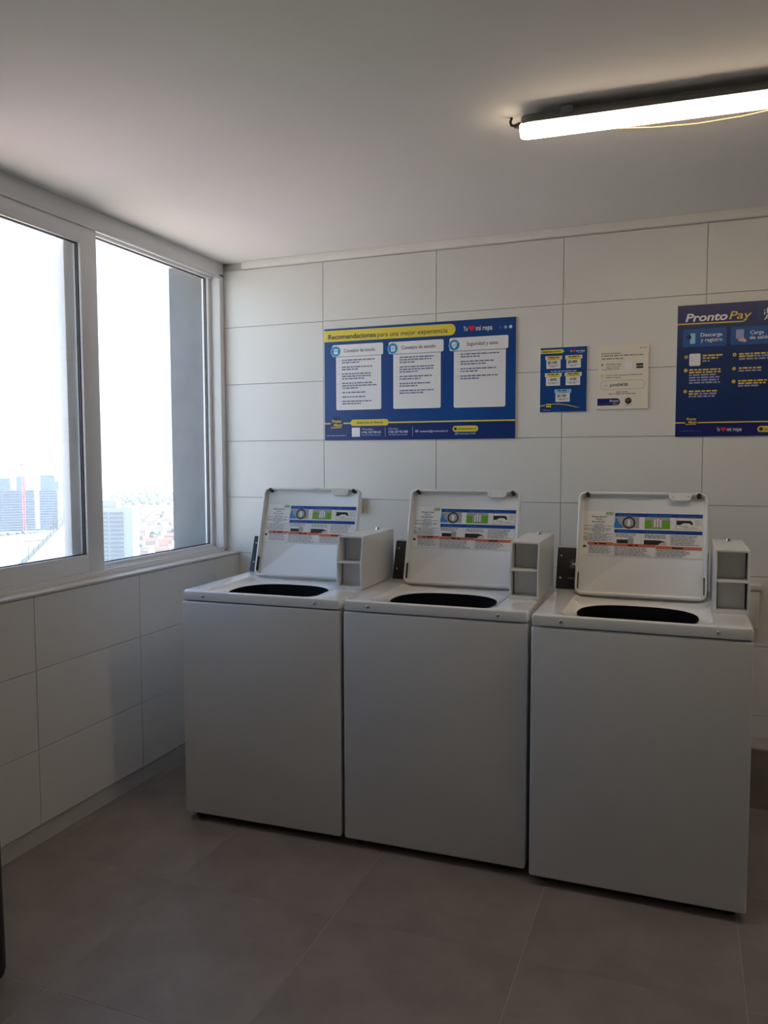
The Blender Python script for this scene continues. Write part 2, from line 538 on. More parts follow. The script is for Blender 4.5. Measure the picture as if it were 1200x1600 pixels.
def make_washer():
    t = empty('washing_machine')
    # cabinet and front panel
    bm = bmesh.new()
    bx(bm, .004, W - .004, .018, .66, .035, .8985)
    bmesh.ops.delete(bm, geom=[f for f in bm.faces if f.normal.z > .5], context='FACES')   # open under the top panel
    obj('cabinet', bm, 'enamel', t)
    box('front_panel', (0, W, 0, .03, .030, .8945), 'enamel', t, bev=.009, seg=3)
    box('gap_shade_block', (.03, W - .03, .035, .63, .008, .036), 'black', t)  # black box added under the cabinet to block light and darken the floor gap
    for x in (.05, W - .05):
        for y in (.06, .61):
            bm = bmesh.new()
            cyl(bm, (x, y, 0), (x, y, .012), .02, .018, 16)
            cyl(bm, (x, y, .012), (x, y, .04), .008, .008, 12)
            obj('foot', bm, 'rubber', t)
    # top panel with the sunken wash opening
    angs = [2 * PI * k / 160 for k in range(160)]
    R = lambda x0, x1, y0, y1, r: ray_loop(angs, lambda x, y: sdf_rr(x, y, x0, x1, y0, y1, r))
    yb = .69
    hole = ray_loop(angs, lambda x, y: (abs((x - .327) / .205) ** 2.7 + abs((y - .205) / .174) ** 2.3) - 1)
    hole2 = ray_loop(angs, lambda x, y: (abs((x - .327) / .200) ** 2.7 + abs((y - .205) / .170) ** 2.3) - 1)
    mid = R(.112, .544, .026, .420, .13)
    Z = lambda L, z: [(x, y, z) for x, y in L]
    loops = [Z(R(0, W, 0, yb, .012), .899), Z(R(0, W, 0, yb, .012), .926), Z(R(.0025, W - .0025, .0025, yb - .0025, .012), .932),
             Z(R(.008, W - .008, .008, yb - .008, .012), .9355), Z(R(.010, W - .010, .010, yb - .010, .012), .936),
             Z(R(.090, .566, .014, .470, .05), .936), Z(R(.094, .562, .018, .466, .05), .9345), Z(R(.100, .556, .022, .455, .055), .929),
             Z(mid, .9235), Z(hole, .918), Z(hole2, .9155)]
    tp = obj('top_panel', loops_mesh(loops), 'enamel_top', t, smooth=28)
    for x in (.098, .578):
        dome('screw', (x, -.001, .9165), .0062, 1, 'steel', tp)
    bm = bmesh.new()
    for k in range(3):
        bx(bm, .235 + k * .085, .30 + k * .085, .4235, .4245, .9275, .9285)
    obj('moulded_text', bm, 'pgrey', tp, smooth=None)
    # tub below
    tub = loops_mesh([Z(ray_loop(angs[::4], lambda x, y: (abs((x - .327) / (.2 + g)) ** 2.7 + abs((y - .205) / (.170 + g)) ** 2.3) - 1), z) for g, z in ((.0035, .9150), (.004, .912), (.006, .86), (.02, .82), (.02, .45))], cap1=True)
    tb = obj('tub', tub, 'black', t)
    # ---------------- lid (local frame: x across, z up along the lid, y = thickness; opened, leaning back)
    LW, LH = .470, .402
    lid_m = []
    def LZ(i, r, y): return [(x, y, z) for x, z in rrect(i, LW - i, i, LH - i, r, 6)]
    bm = loops_mesh([LZ(.006, .02, .030), LZ(.001, .025, .026), LZ(0, .026, .018), LZ(0, .026, .004), LZ(.002, .024, .001), LZ(.005, .021, .0),
                     LZ(.008, .018, .001), LZ(.010, .016, .005), LZ(.011, .015, .016), LZ(.016, .012, .0185)], cap0=True, cap1=True)
    lid = obj('lid', bm, 'lidpaint', t, smooth=40)
    lid.location = (.0885, .428, .940)
    lid.rotation_euler = (-math.radians(16.2), 0, 0)
    F = .0185                                   # y of the inner face
    for u in (.034, .437):
        bm = bmesh.new()
        cyl(bm, (u, F, LH - .011), (u, -.003, LH - .011), .0085, .0080, 18)
        cyl(bm, (u, -.0028, LH - .011), (u, -.0036, LH - .011), .003, .003, 10)
        obj('bumper', bm, 'rubber', lid)
    bm = bmesh.new()
    P = [(.318, 0), (.330, -.005), (.336, -.022), (.345, -.029), (.400, -.029), (.408, -.024), (.412, -.008), (.424, -.001), (.424, .0), (.318, .0)]
    f0 = [bm.verts.new((x, -.0015, LH - .002 + z)) for x, z in P]
    fa = bm.faces.new(f0)
    r = bmesh.ops.extrude_face_region(bm, geom=[fa])
    for v in r['geom']:
        if isinstance(v, bmesh.types.BMVert): v.co.y += .019
    stp = obj('strike_plate', bm, 'lidpaint', lid)
    for u in (.345, .400):
        cylo('rivet', (u, -.0012, LH - .017), (u, -.0022, LH - .017), .0026, 'steel', lid, n=10)
    bm = bmesh.new()
    bx(bm, .188, .278, -.003, .012, LH - .010, LH - .0005, .002)
    obj('finger_grip', bm, 'lidpaint', lid)
    for u in (.0105, LW - .0125):
        bm = bmesh.new()
        bx(bm, u, u + .002, .001, .016, .022, .085)
        obj('hinge', bm, 'rubber', lid, smooth=None)
    # ---------------- instruction sheet on the lid
    pr = Print(lid, F - .0002)
    V = lambda v: LH - v
    pr.rect('label_sheet', .016, .456, V(.250), V(.074), 'paper', 1, .003)
    pr.rect('heading_bar', .138, .4515, V(.0935), V(.0795), 'pblue', 2)
    pr.rect('heading_bar', .138, .4515, V(.1575), V(.1435), 'pblue', 2)
    hl = [(.150, .195, V(.0865)), (.150, .222, V(.0905)), (.256, .290, V(.0865)), (.298, .345, V(.0865)), (.256, .345, V(.0905)), (.364, .385, V(.0865)),
          (.364, .428, V(.0905)), (.150, .190, V(.1505)), (.150, .225, V(.1545)), (.252, .29, V(.1505)), (.252, .36, V(.1545))]
    pr.words('heading_print', hl, .0018, 'pcyan', 3, wl=.014)
    # pictures
    pr.rect('picture_ground', .138, .227, V(.138), V(.0945), 'pgrey', 2)
    pr.poly('bottle_picture', [(.136, V(.138)), (.168, V(.138)), (.165, V(.127)), (.156, V(.122)), (.150, V(.114)), (.147, V(.100)), (.142, V(.100)), (.140, V(.114)), (.136, V(.122))], 'pcyan', 4)
    pr.disc('drum_picture', .190, V(.117), .0235, 'pdark', 3)
    pr.disc('drum_hub', .190, V(.117), .0175, 'pgrey', 4)
    pr.rect('drum_post', .185, .195, V(.128), V(.106), 'paper', 5, .002)
    pr.rect('picture_ground', .247, .338, V(.138), V(.0945), 'pgrey', 2)
    pr.polys('green_picture', [rrect(.247, .273, V(.138), V(.106), 0), rrect(.312, .338, V(.138), V(.106), 0), rrect(.275, .310, V(.138), V(.134), 0)], 'pgreen', 3)
    pr.polys('shirt_picture', [rrect(.281, .287, V(.132), V(.102), .001), rrect(.291, .297, V(.132), V(.098), .001), rrect(.301, .307, V(.132), V(.102), .001)], 'paper', 4)
    pr.rect('picture_ground', .359, .4495, V(.1385), V(.0945), 'pgrey', 2)
    pr.rect('drawer_picture', .361, .448, V(.137), V(.096), 'paper', 3)
    pr.poly('arm_picture', [(.361, V(.104)), (.410, V(.104)), (.416, V(.110)), (.418, V(.120)), (.412, V(.120)), (.405, V(.114)), (.385, V(.114)), (.372, V(.122)), (.361, V(.121))], 'pdark', 4)
    pr.words('line_drawing', [(.372, .410, V(.127)), (.385, .440, V(.132)), (.424, .446, V(.104)), (.424, .446, V(.112)), (.424, .446, V(.120))], .0014, 'ptext', 4, wl=.02)
    pr.rect('sleeve_picture', .147, .192, V(.197), V(.183), 'pdark', 3)
    pr.rect('cup_picture', .188, .209, V(.199), V(.176), 'pgrey', 4, .003)
    pr.poly('sleeve_picture', [(.246, V(.200)), (.246, V(.182)), (.300, V(.182)), (.320, V(.186)), (.322, V(.192)), (.306, V(.200))], 'pdark', 3)
    pr.poly('hand_picture', [(.298, V(.197)), (.310, V(.190)), (.326, V(.189)), (.330, V(.196)), (.318, V(.201)), (.304, V(.201))], 'pskin', 4)
    # warnings
    for a, b, v in ((.040, .136, .1955), (.138, .288, .1985), (.290, .450, .2035)):
        pr.rect('warning_bar', a, b, V(v + .0115), V(v), 'porange', 3)
        pr.words('warning_word', [((a + b) / 2 - .024, (a + b) / 2 + .024, V(v + .0085))], .0052, 'pdark', 4, wl=.03)
    pr.text('heading_text', 'Please Read', .052, .106, V(.0985), .0062, 'pdark', 3, .012)
    pr.text('heading_text', '& Use', .068, .090, V(.1085), .0062, 'pdark', 3, .012)
    pr.text('heading_text', 'Service bar', .053, .104, V(.1185), .0062, 'pdark', 3, .012)
    pr.polys('green_mark', [rrect(.104, .132, V(.0880), V(.0860), 0), rrect(.104, .132, V(.0785), V(.0770), 0), rrect(.104, .1055, V(.088), V(.077), 0), rrect(.1305, .132, V(.088), V(.077), 0),
                           rrect(.109, .113, V(.0855), V(.0795), 0), rrect(.116, .120, V(.0855), V(.0795), 0), rrect(.123, .127, V(.0855), V(.0795), 0)], 'pgreen', 3)
    L = []
    for k, (a, b) in enumerate(((.064, .095), (.024, .130), (.060, .098), (.024, .128), (.024, .124), (.055, .100), (.064, .092), (.024, .130), (.040, .112), (.024, .128), (.024, .118), (.024, .130), (.028, .116))):
        L.append((a, b, V(.1275 + k * .0053)))
    for k in range(6):
        L.append((.045, .132 - random.uniform(0, .02), V(.2105 + k * .0055)))
        L.append((.141, .284 - random.uniform(0, .05), V(.2150 + k * .0055)))
    for k in range(5):
        L.append((.293, .448 - random.uniform(0, .07), V(.2200 + k * .0055)))
    for k in range(3):
        L.append((.142, .225 - random.uniform(0, .02), V(.1630 + k * .005)))
        L.append((.248, .334 - random.uniform(0, .02), V(.1640 + k * .005)))
    for k in range(7):
        L.append((.342, .450 - random.uniform(0, .03), V(.1640 + k * .0056)))
    pr.words('fine_print', L, .0017, 'ptext', 4, wl=.013)
    pr.polys('ruled_line', [rrect(.1365, .1373, V(.245), V(.094), 0), rrect(.2885, .2892, V(.245), V(.21), 0), rrect(.236, .2368, V(.200), V(.158), 0),
                           rrect(.3395, .3402, V(.200), V(.158), 0), rrect(.02, .454, V(.2475), V(.2468), 0), rrect(.4505, .4512, V(.2475), V(.2), 0)], 'pgrey', 4)
    pr.poly('pictogram', [(.022, V(.217)), (.036, V(.217)), (.034, V(.208)), (.031, V(.212)), (.029, V(.205)), (.026, V(.212)), (.024, V(.208))], 'pdark', 4)
    # ---------------- control console
    prof = [(.545, .9365), (.598, 1.0915), (.603, 1.0945), (.66, 1.0945), (.66, .9365)]
    bm = loops_mesh([[(x, y, z) for y, z in prof] for x in (.002, .565)], True, True)
    bmesh.ops.bevel(bm, geom=[e for e in bm.edges], offset=.002, segments=1, affect='EDGES')
    con = obj('control_console', bm, 'black', t)
    box('console_cap', (-.001, .566, .600, .668, 1.0945, 1.0985), 'boxgrey', con, bev=.001)
    ang = math.atan2(.053, .155)
    face = empty('nameplate_holder', parent=con)
    bpy.data.objects.remove(face)
    pc = Print(con, 0)
    def tilt(o):
        me = o.data
        for v in me.vertices:
            u, y, h = v.co
            v.co = Vector((u, .545 + h * math.sin(ang) + (y - .0008) * math.cos(ang), .9365 + h * math.cos(ang) - (y - .0008) * math.sin(ang)))
        return o
    tilt(pc.text('brand_lettering', 'MAYTAG', .062, .150, .094, .017, 'bwhite', 2, .01))
    tilt(pc.polys('brand_frame', [rrect(.055, .157, .0865, .0885, 0), rrect(.055, .157, .1175, .1190, 0), rrect(.055, .0565, .0865, .119, 0), rrect(.1555, .157, .0865, .119, 0)], 'pgrey', 2))
    tilt(pc.words('console_print', [(.048, .080, .043)], .003, 'pgrey', 2))
    for h in (.045, .135):
        dome('screw', (.018, .545 + h * math.sin(ang), .9365 + h * math.cos(ang)), .0042, 1, 'boxgrey', con)
    # ---------------- coin meter case, its slides removed
    x0, x1 = .574, .681
    cb = [(.226, .936), (.224, 1.044), (.247, 1.147), (.625, 1.147), (.625, .936)]
    bm = bmesh.new()
    for xa, xb in ((x0, x0 + .006), (x1 - .006, x1)):
        rows = [[bm.verts.new((x, y, z)) for y, z in cb] for x in (xa, xb)]
        for i in range(5):
            bm.faces.new((rows[0][i], rows[0][(i + 1) % 5], rows[1][(i + 1) % 5], rows[1][i]))
        bm.faces.new(rows[0][::-1])
        bm.faces.new(rows[1])
    bx(bm, x0 + .0005, x1 - .0005, .2475, .6245, 1.1405, 1.1468)
    bx(bm, x0 + .0005, x1 - .0005, .619, .6245, .937, 1.1405)
    bx(bm, x0 + .0005, x1 - .0005, .2262, .62, .9365, .947)
    coin = obj('coin_case', bm, 'enamel', t, smooth=None)
    box('shelf', (x0 + .003, x1 - .003, .2255, .32, 1.040, 1.0455), 'enamel', coin, bev=.001)
    bm = bmesh.new()
    bx(bm, x0 + .011, x1 - .012, .268, .271, .947, 1.0395)
    obj('back_plate', bm, 'boxgrey', coin, smooth=None)
    bm = bmesh.new()
    bx(bm, x0 + .009, x1 - .010, .300, .303, 1.046, 1.1402)
    obj('back_plate', bm, 'boxgrey', coin, smooth=None)
    bm = bmesh.new()
    cyl(bm, (.632, .555, 1.146), (.632, .555, 1.149), .014, .014, 20)
    cyl(bm, (.632, .555, 1.149), (.632, .555, 1.158), .0095, .008, 16)
    obj('lock', bm, 'chrome', coin)
    bm = bmesh.new()
    bx(bm, .600, .668, .286, .292, 1.1466, 1.1478)
    obj('coin_slot', bm, 'pdark', coin, smooth=None)
    box('lever_plate', (.596, .672, .262, .288, 1.1466, 1.1480), 'enamel', coin, bev=.0005)
    return t

def copy_tree(o, parent=None):
    c = o.copy()
    COL.objects.link(c)
    c.parent = parent
    for ch in list(o.children):
        copy_tree(ch, c)
    return c

w1 = make_washer()
w2 = copy_tree(w1)
w3 = copy_tree(w1)
G = 'coin washers standing in a row'
for o, loc, a, lab in ((w1, (.4524, -1.0598, 0), .0310, 'white top-loading washer with open lid, closest to the window'),
                       (w2, (1.1445, -1.0376, 0), .0185, 'white top-loading washer with open lid, in the middle of the row'),
                       (w3, (1.8423, -1.0570, 0), .0085, 'white top-loading washer with open lid, nearest the camera, farthest from the window')):
    o.location = loc
    o.rotation_euler = (0, 0, a)
    tag(o, lab, 'washer', G)

# ================================================================== BOARDS ON THE WALL
def board(name, loc, wd, ht, m, label, cat, th=.006):
    e = empty(name, loc)
    bm = bmesh.new()
    bx(bm, 0, wd, -th, 0, 0, ht)
    o = obj('panel', bm, 'edge', e, smooth=None)
    p = Print(e, -th)
    p.rect('printed_ground', .0008, wd - .0008, .0008, ht - .0008, m, 1)
    tag(e, label, cat)
    return e, p

def slogan(p, x0, xh, x1, z, h, layer=3, hs=None):
    p.text('slogan_text', 'Yo', x0, xh - h * .85, z, h, 'bwhite', layer, .015)
    p.heart('heart', xh, z + h * .5, (hs or h * .72), 'bred', layer)
    p.text('slogan_text', 'mi ropa', xh + h * .85, x1, z, h, 'bwhite', layer, .015)

def logo(p, x, z, s, m='byel', layer=4):
    p.disc('logo_disc', x, z, s, 'bnavy', layer - 1)
    p.text('logo_text', 'Pronto', x - s * .78, x + s * .72, z + s * .12, s * .42, m, layer, .02, .2)
    p.text('logo_text', 'Matic', x - s * .52, x + s * .85, z - s * .42, s * .42, m, layer, .02, .2)
    p.rect('logo_underline', x - s * .95, x + s * .72, z - s * .64, z - s * .54, m, layer)

# --- A : washing recommendations
A, p = board('recommendations_board', (.589, -.0012, 1.5475), .98, .562, 'bblue', 'wide blue board with three white tip cards above the left washers', 'board')
p.rect('footer_band', .0008, .979, .0008, .082, 'bfoot', 2)
p.poly('heading_banner', [(.0008, .496)] + [q for q in rrect(.3, .690, .494, .548, .027, 8) if q[0] > .5] + [(.0008, .552)], 'byel', 2)
p.text('heading_text', 'Recomendaciones', .024, .282, .5085, .0235, 'btext', 3, .018)
p.text('heading_text', 'para una mejor experiencia', .291, .650, .5075, .0235, 'btext', 3, 0)
slogan(p, .728, .769, .868, .509, .0235)
for x, m in ((.905, 'bdim'), (.930, 'bmid'), (.954, 'bwhite')):
    p.disc('dot', x, .517, .0075, m, 2)
cards = ((.066, .310, .153, .046, .321, .421, .479, .065, .447, 'Consejos de lavado', .109, .279, (2, 2, 3, 3, 1, 1, 2), .185),
         (.374, .617, .152, .350, .631, .420, .478, .372, .446, 'Consejos de secado', .417, .591, (3, 3, 2, 2, 2), .187),
         (.682, .932, .150, .660, .944, .419, .480, .684, .446, 'Seguridad y aseo', .745, .896, (2, 2, 2, 2), .185))
for (a, b, zb, ha, hb, hz0, hz1, ix, iz, ti, ta, tb_, paras, tw) in cards:
    c = p.rect('card', a, b, zb, .455, 'bwhite', 3, .008)
    p.rect('card_shadow', a, b, hz0 - .004, hz0, 'pgrey', 4, 0, c)
    p.rect('card_heading', ha, hb, hz0, hz1, 'bwhite', 5, .008, c)
    p.disc('icon_ring', ix, iz, .0275, 'bsky', 6, c)
    p.disc('icon_disc', ix, iz, .0235, 'bteal', 7, c)
    if ti[0] == 'S':
        p.poly('icon_shield', [(ix, iz - .017), (ix + .012, iz - .004), (ix + .013, iz + .011), (ix, iz + .016), (ix - .013, iz + .011), (ix - .012, iz - .004)], 'bwhite', 8, c)
        p.poly('icon_tick', [(ix - .006, iz), (ix - .001, iz - .006), (ix + .008, iz + .006), (ix + .006, iz + .007), (ix - .001, iz - .002), (ix - .005, iz + .002)], 'bteal', 9, c)
    else:
        p.rect('icon_machine', ix - .010, ix + .012, iz - .014, iz + .013, 'bwhite', 8, .002, c)
        if 'secado' in ti: p.disc('icon_door', ix + .001, iz, .007, 'bsky', 9, c)
        else: p.rect('icon_panel', ix - .007, ix + .009, iz - .002, iz + .008, 'bsky', 9, .001, c)
    p.text('card_title', ti, ta, tb_, .4405, .0165, 'btext', 6, .006, 0, c)
    z = .3985
    L, D = [], []
    for n_ in paras:
        D.append(rrect(a + .018, a + .021, z + .001, z + .004, 0))
        for k in range(n_):
            last = k == n_ - 1 and n_ > 1
            L.append((a + .033, a + .033 + tw * (random.uniform(.4, .7) if last else random.uniform(.85, 1.02) if n_ > 1 else .68), z))
            z -= .0122
        z -= .0098
    p.words('card_body_text', L, .0056, 'bbody', 6, c, wl=.017)
    p.polys('bullet', D, 'bbody', 6, c)
p.rect('footer_line', .0008, .979, .083, .0895, 'byel', 3)
logo(p, .069, .086, .036, 'byel', 5)
p.rect('footer_pill', .144, .349, .072, .104, 'byel', 4, .016)
p.text('footer_text', 'Atención al cliente', .177, .319, .083, .0125, 'btext', 5, .01)
p.rect('code_square', .151, .195, .018, .064, 'bwhite', 3)
p.text('footer_text', 'WhatsApp', .205, .266, .0515, .0075, 'bwhite', 3)
p.text('footer_text', '(+56) 232 938 631', .204, .308, .035, .0105, 'bwhite', 3, .012)
p.words('footer_print', [(.206, .312, .024), (.35, .452, .024), (.012, .12, .023)], .0038, 'bmid', 3)
p.rect('divider', .330, .332, .018, .064, 'bmid', 3)
p.text('footer_text', 'Call center', .348, .399, .0515, .0075, 'bwhite', 3)
p.text('footer_text', '(+56) 227 953 838', .348, .449, .035, .0105, 'bwhite', 3, .012)
p.rect('divider', .473, .475, .018, .064, 'bmid', 3)
p.rect('envelope_icon', .488, .504, .0365, .047, 'bmid', 3, .001)
p.text('footer_text', 'contacto@prontomatic.cl', .511, .652, .0365, .0095, 'bwhite', 3, .008)
p.rect('footer_pill', .677, .803, .0355, .064, 'byel', 4, .014)
p.disc('web_icon', .691, .050, .007, 'btext', 5)
p.text('footer_text', 'prontomatic.cl', .704, .792, .0455, .0095, 'btext', 5, .008)
p.text('footer_text', '@Prontomatic.Chile', .688, .790, .023, .0085, 'bwhite', 3)

# --- B : price list
B, p = board('price_list', (1.681, -.0012, 1.666), .210, .292, 'bblue', 'small blue price list with five price tags beside the white notice', 'sign', .005)
p.poly('heading_banner', [(.001, .2655), (.100, .2655), (.108, .2745), (.100, .283), (.001, .283)], 'byel', 2)
p.text('heading_text', 'Nuestros precios', .008, .092, .2705, .0085, 'btext', 3, .02)
slogan(p, .133, .152, .199, .268, .0105)
p.words('sub_print', [(.168, .192, .2635)], .002, 'bmid', 3)
p.words('middle_heading', [(.049, .163, .1815)], .0055, 'bsky', 3, wl=.02)
for (ax, az, price, hm, pre) in ((.023, .197, '$2.100', 'byel', 0), (.113, .197, '$2.400', 'byel', 0), (.022, .120, '$350', 'byel', 1), (.111, .120, '$100', 'byel', 1), (.066, .046, '$2.100', 'bsky', 0)):
    c = p.rect('price_tag', ax + .005, ax + .069, az, az + .046, 'bwhite', 3)
    p.rect('tag_heading', ax, ax + .0755, az + .0400, az + .057, 'bcream' if hm == 'byel' else hm, 4, .001, c)
    p.rect('tag_band', ax + .008, ax + .0675, az + .0385, az + .054, hm, 5, .001, c)
    p.words('tag_title', [(ax + .014, ax + .061, az + .0485)], .0042, 'btext', 6, c, wl=.02)
    p.words('tag_subtitle', [(ax + .024, ax + .052, az + .0425)], .0018, 'btext', 6, c)
    if pre:
        p.text('price', price, ax + .024, ax + .053, az + .0225, .0105, 'pdark', 5, .03, 0, c)
        p.text('price_plus', '+', ax + .014, ax + .018, az + .0225, .0085, 'pdark', 5, .02, 0, c)
    else:
        p.text('price', price, ax + .012, ax + .053, az + .0225, .0112, 'pdark', 5, .03, 0, c)
    p.words('tag_print', [(ax + .013, ax + .060, az + .0125), (ax + .022, ax + .050, az + .0075)], .0022, 'ptext', 5, c)
pts = [(.001, .026), (.04, .0335), (.085, .0355), (.12, .0305), (.161, .0205), (.185, .018), (.161, .0235), (.12, .0335), (.085, .0385), (.04, .0375), (.001, .0305)]
p.poly('swoosh', pts, 'bgold', 3)
p.disc('logo_disc', .040, .0295, .0155, 'bnavy', 4)
p.rect('logo_patch', .029, .052, .022, .0385, 'byel', 5)
p.text('logo_text', 'Matic', .032, .051, .0285, .0065, 'btext', 6, .02)
p.words('footer_print', [(.015, .055, .008)], .0028, 'bmid', 3)

# --- C : white registration notice
C_, p = board('notice', (1.9365, -.0012, 1.673), .2165, .280, 'bcream', 'small white notice with a registration code beside the blue price list', 'sign', .005)
for x in (.183, .194, .204):
    p.disc('dot', x, .265, .0022, 'pdark', 2)
p.text('heading_text', 'Estimado Residente', .016, .098, .2435, .0062, 'pdark', 2, .012)
p.words('body_text', [(.016, .194, .2335), (.017, .110, .2205)], .0045, 'bgreytext', 2)
for z, s in ((.197, '1'), (.149, '2')):
    p.disc('step_disc', .0205, z, .0058, 'bgold', 2)
    p.text('step_number', s, .019, .022, z - .003, .006, 'pdark', 3)
p.text('step_text', 'Descarga la app', .039, .099, .1965, .0055, 'pdark', 2, .012)
p.words('body_text', [(.037, .098, .1875), (.037, .098, .1805), (.020, .098, .1745)], .0022, 'bgreytext', 2)
p.rect('code_square', .116, .148, .173, .206, 'bwhite', 2)
p.rect('store_button', .165, .194, .1885, .198, 'pdark', 2, .001)
p.rect('store_button', .165, .194, .177, .1855, 'pdark', 2, .001)
p.text('step_text', 'Crea tu cuenta de usuario utilizando este', .035, .192, .1475, .0055, 'pdark', 2, .006)
p.text('step_text', 'código de registro:', .035, .102, .1375, .0055, 'pdark', 2, .006)
p.rect('code_pill', .0135, .2025, .087, .127, 'bgreytext', 2, .02)
p.rect('code_field', .0145, .2015, .088, .126, 'bcream', 3, .019)
p.text('code_caption', 'Cód:', .028, .044, .1025, .0060, 'bgreytext', 4)
p.text('code', 'pmt0438', .055, .130, .1005, .0140, 'btext', 4, .012)
p.words('body_text', [(.081, .135, .0735), (.049, .167, .0655)], .0036, 'bgreytext', 2)
p.poly('brand_tab', [(.0012, .0165)] + [q for q in rrect(.03, .099, .0165, .048, .0157, 8) if q[0] > .06] + [(.0012, .048)], 'bnavy', 2)
p.rect('brand_line', .0012, .080, .0235, .0250, 'bdim', 3)
p.text('brand_text', 'Pronto', .054, .093, .0325, .0090, 'bwhite', 3, .02, .2)
p.text('brand_text', 'Pay', .068, .090, .0205, .0085, 'bgold', 3, .0, .2)
p.disc('round_mark', .134, .0355, .0140, 'pdark', 2)
p.words('mark_print', [(.126, .143, .038), (.126, .143, .0325)], .003, 'bgreytext', 3)
p.words('mark_print', [(.120, .150, .0165)], .002, 'bgreytext', 2)

# --- D : payment app board
D_, p = board('payment_board', (2.267, -.0012, 1.547), .98, .5605, 'bdeep', 'wide dark blue payment app board above the washer farthest from the window', 'board')
p.rect('header_field', .0008, .31, .4815, .5597, 'bnavy', 2)
p.rect('footer_band', .0008, .9792, .0008, .0580, 'bnavy', 2)
p.text('brand_text', 'Pronto', .032, .198, .4905, .0330, 'bwhite', 3, .025, .2)
p.text('brand_text', 'Pay', .204, .290, .4905, .0330, 'bgold', 3, .008, .2)
p.poly('brand_line', [(.0008, .4785), (.258, .4765), (.276, .487), (.270, .487), (.256, .4815), (.0008, .4840)], 'bgold', 3)
p.text('call_text', '¡Descarga la', .336, .520, .5065, .0215, 'bwhite', 3, .01)
p.text('call_text', 'App', .337, .400, .4800, .0215, 'bwhite', 3, .01)
for x0_, x1_ in ((.024, .196), (.212, .392)):
    p.rect('heading_panel', x0_, x1_, .382, .458, 'bpanel', 2, .006)
p.rect('door_icon', .052, .073, .396, .440, 'bsky', 3, .002)
p.disc('door_icon', .047, .424, .010, 'bdeep', 3)
p.rect('card_icon', .232, .262, .408, .446, 'bmid', 3, .003)
p.poly('hand_icon', [(.238, .404), (.262, .412), (.274, .398), (.268, .392), (.244, .398)], 'pskin', 4)
p.text('section_text', 'Descarga', .094, .179, .4245, .0150, 'bwhite', 3, .012)
p.text('section_text', 'y registro', .095, .180, .4030, .0150, 'bwhite', 3, .012)
p.text('section_text', 'Carga', .286, .338, .4240, .0150, 'bwhite', 3, .012)
p.text('section_text', 'de saldo', .285, .362, .4035, .0150, 'bwhite', 3, .012)
for x, z, s in ((.039, .341, '1'), (.038, .284, '2'), (.038, .194, '3'), (.229, .342, '1'), (.228, .284, '2'), (.228, .230, '3')):
    p.disc('step_disc', x, z, .0072, 'bgold', 3)
    p.text('step_number', s, x - .002, x + .002, z - .0042, .0084, 'btext', 4, .02)
p.rect('code_square', .051, .096, .302, .354, 'bwhite', 3, .006)
p.words('step_text', [(.104, .192, .341), (.104, .165, .330), (.052, .177, .282), (.052, .177, .271), (.052, .165, .191), (.052, .090, .180), (.246, .37, .341), (.246, .312, .331),
                      (.246, .338, .282), (.245, .36, .229), (.245, .35, .2185)], .0062, 'bgold', 3, wl=.02)
p.words('step_text', [(.104, .132, .318), (.052, .165, .260), (.052, .172, .249), (.052, .170, .238), (.052, .175, .227), (.095, .165, .180), (.052, .158, .169), (.316, .37, .331),
                      (.246, .36, .320), (.246, .332, .271), (.245, .325, .208)], .0062, 'bmid', 3, wl=.02)
p.rect('footer_line', .0008, .9792, .0575, .0625, 'bgold', 3)
logo(p, .066, .068, .026, 'bgold', 5)
p.words('footer_print', [(.021, .104, .0225)], .0042, 'bdim', 3)
slogan(p, .167, .193, .264, .0225, .0165)
p.rect('footer_pill', .324, .470, .016, .042, 'bgold', 3, .013)
p.disc('web_icon', .338, .029, .0075, 'btext', 4)
p.text('footer_text', 'prontomatic.cl', .352, .455, .0245, .0095, 'btext', 4, .008)

# ================================================================== SMALL WALL FITTINGS
ws = empty('wall_socket', (.765, -.0005, 1.22))
box('back_box', (-.06, .034, -.030, 0, -.036, .036), 'socket', ws, bev=.003)
box('cover_plate', (-.064, .038, -.036, -.028, -.039, .039), 'socket', ws, bev=.002)
bm = bmesh.new()
for cx_ in (-.038, .012):
    for dx in (-.009, 0, .009):
        cyl(bm, (cx_ + dx, -.0362, 0), (cx_ + dx, -.0366, 0), .0022, .0022, 10)
obj('socket_holes', bm, 'pdark', ws)
tag(ws, 'cream wall socket half hidden behind the raised lid nearest the window', 'socket')

ub = empty('connection_box', (2.577, -.0005, .74))
box('box_body', (-.040, .040, -.052, 0, 0, .160), 'socket', ub, bev=.003)
box('box_cap', (-.047, .047, -.060, 0, .160, .182), 'socket', ub, bev=.004)
tag(ub, 'small cream capped connection box low on the wall behind the coin case at right', 'box')

# ================================================================== CEILING LAMP
lamp = empty('ceiling_lamp', (1.828, -1.232, 2.40), math.radians(2.6))
LL = 1.27
def capsule(x0, x1, prof):
    """extrude a y/z profile along x with rounded plan ends"""
    loops = []
    for x, s in ((x0, .55), (x0 + .006, .82), (x0 + .018, .97), (x0 + .035, 1), (x1 - .035, 1), (x1 - .018, .97), (x1 - .006, .82), (x1, .55)):
        loops.append([(x, y * s, z) for y, z in prof])
    return loops_mesh(loops, True, True)
arc = [(.045 * math.cos(t), .040 - .021 * abs(math.sin(t)) ** .75) for t in [PI * k / 14 for k in range(15)]]
arc = [(y, z) for y, z in arc]
obj('diffuser', capsule(0, LL, arc + [(-.046, .046), (.046, .046)]), 'led', lamp, smooth=50)
obj('housing', capsule(.004, LL - .004, [(.050, .043), (.051, .055), (.040, .070), (-.040, .070), (-.051, .055), (-.050, .043)]), 'lamp_grey', lamp, smooth=40)
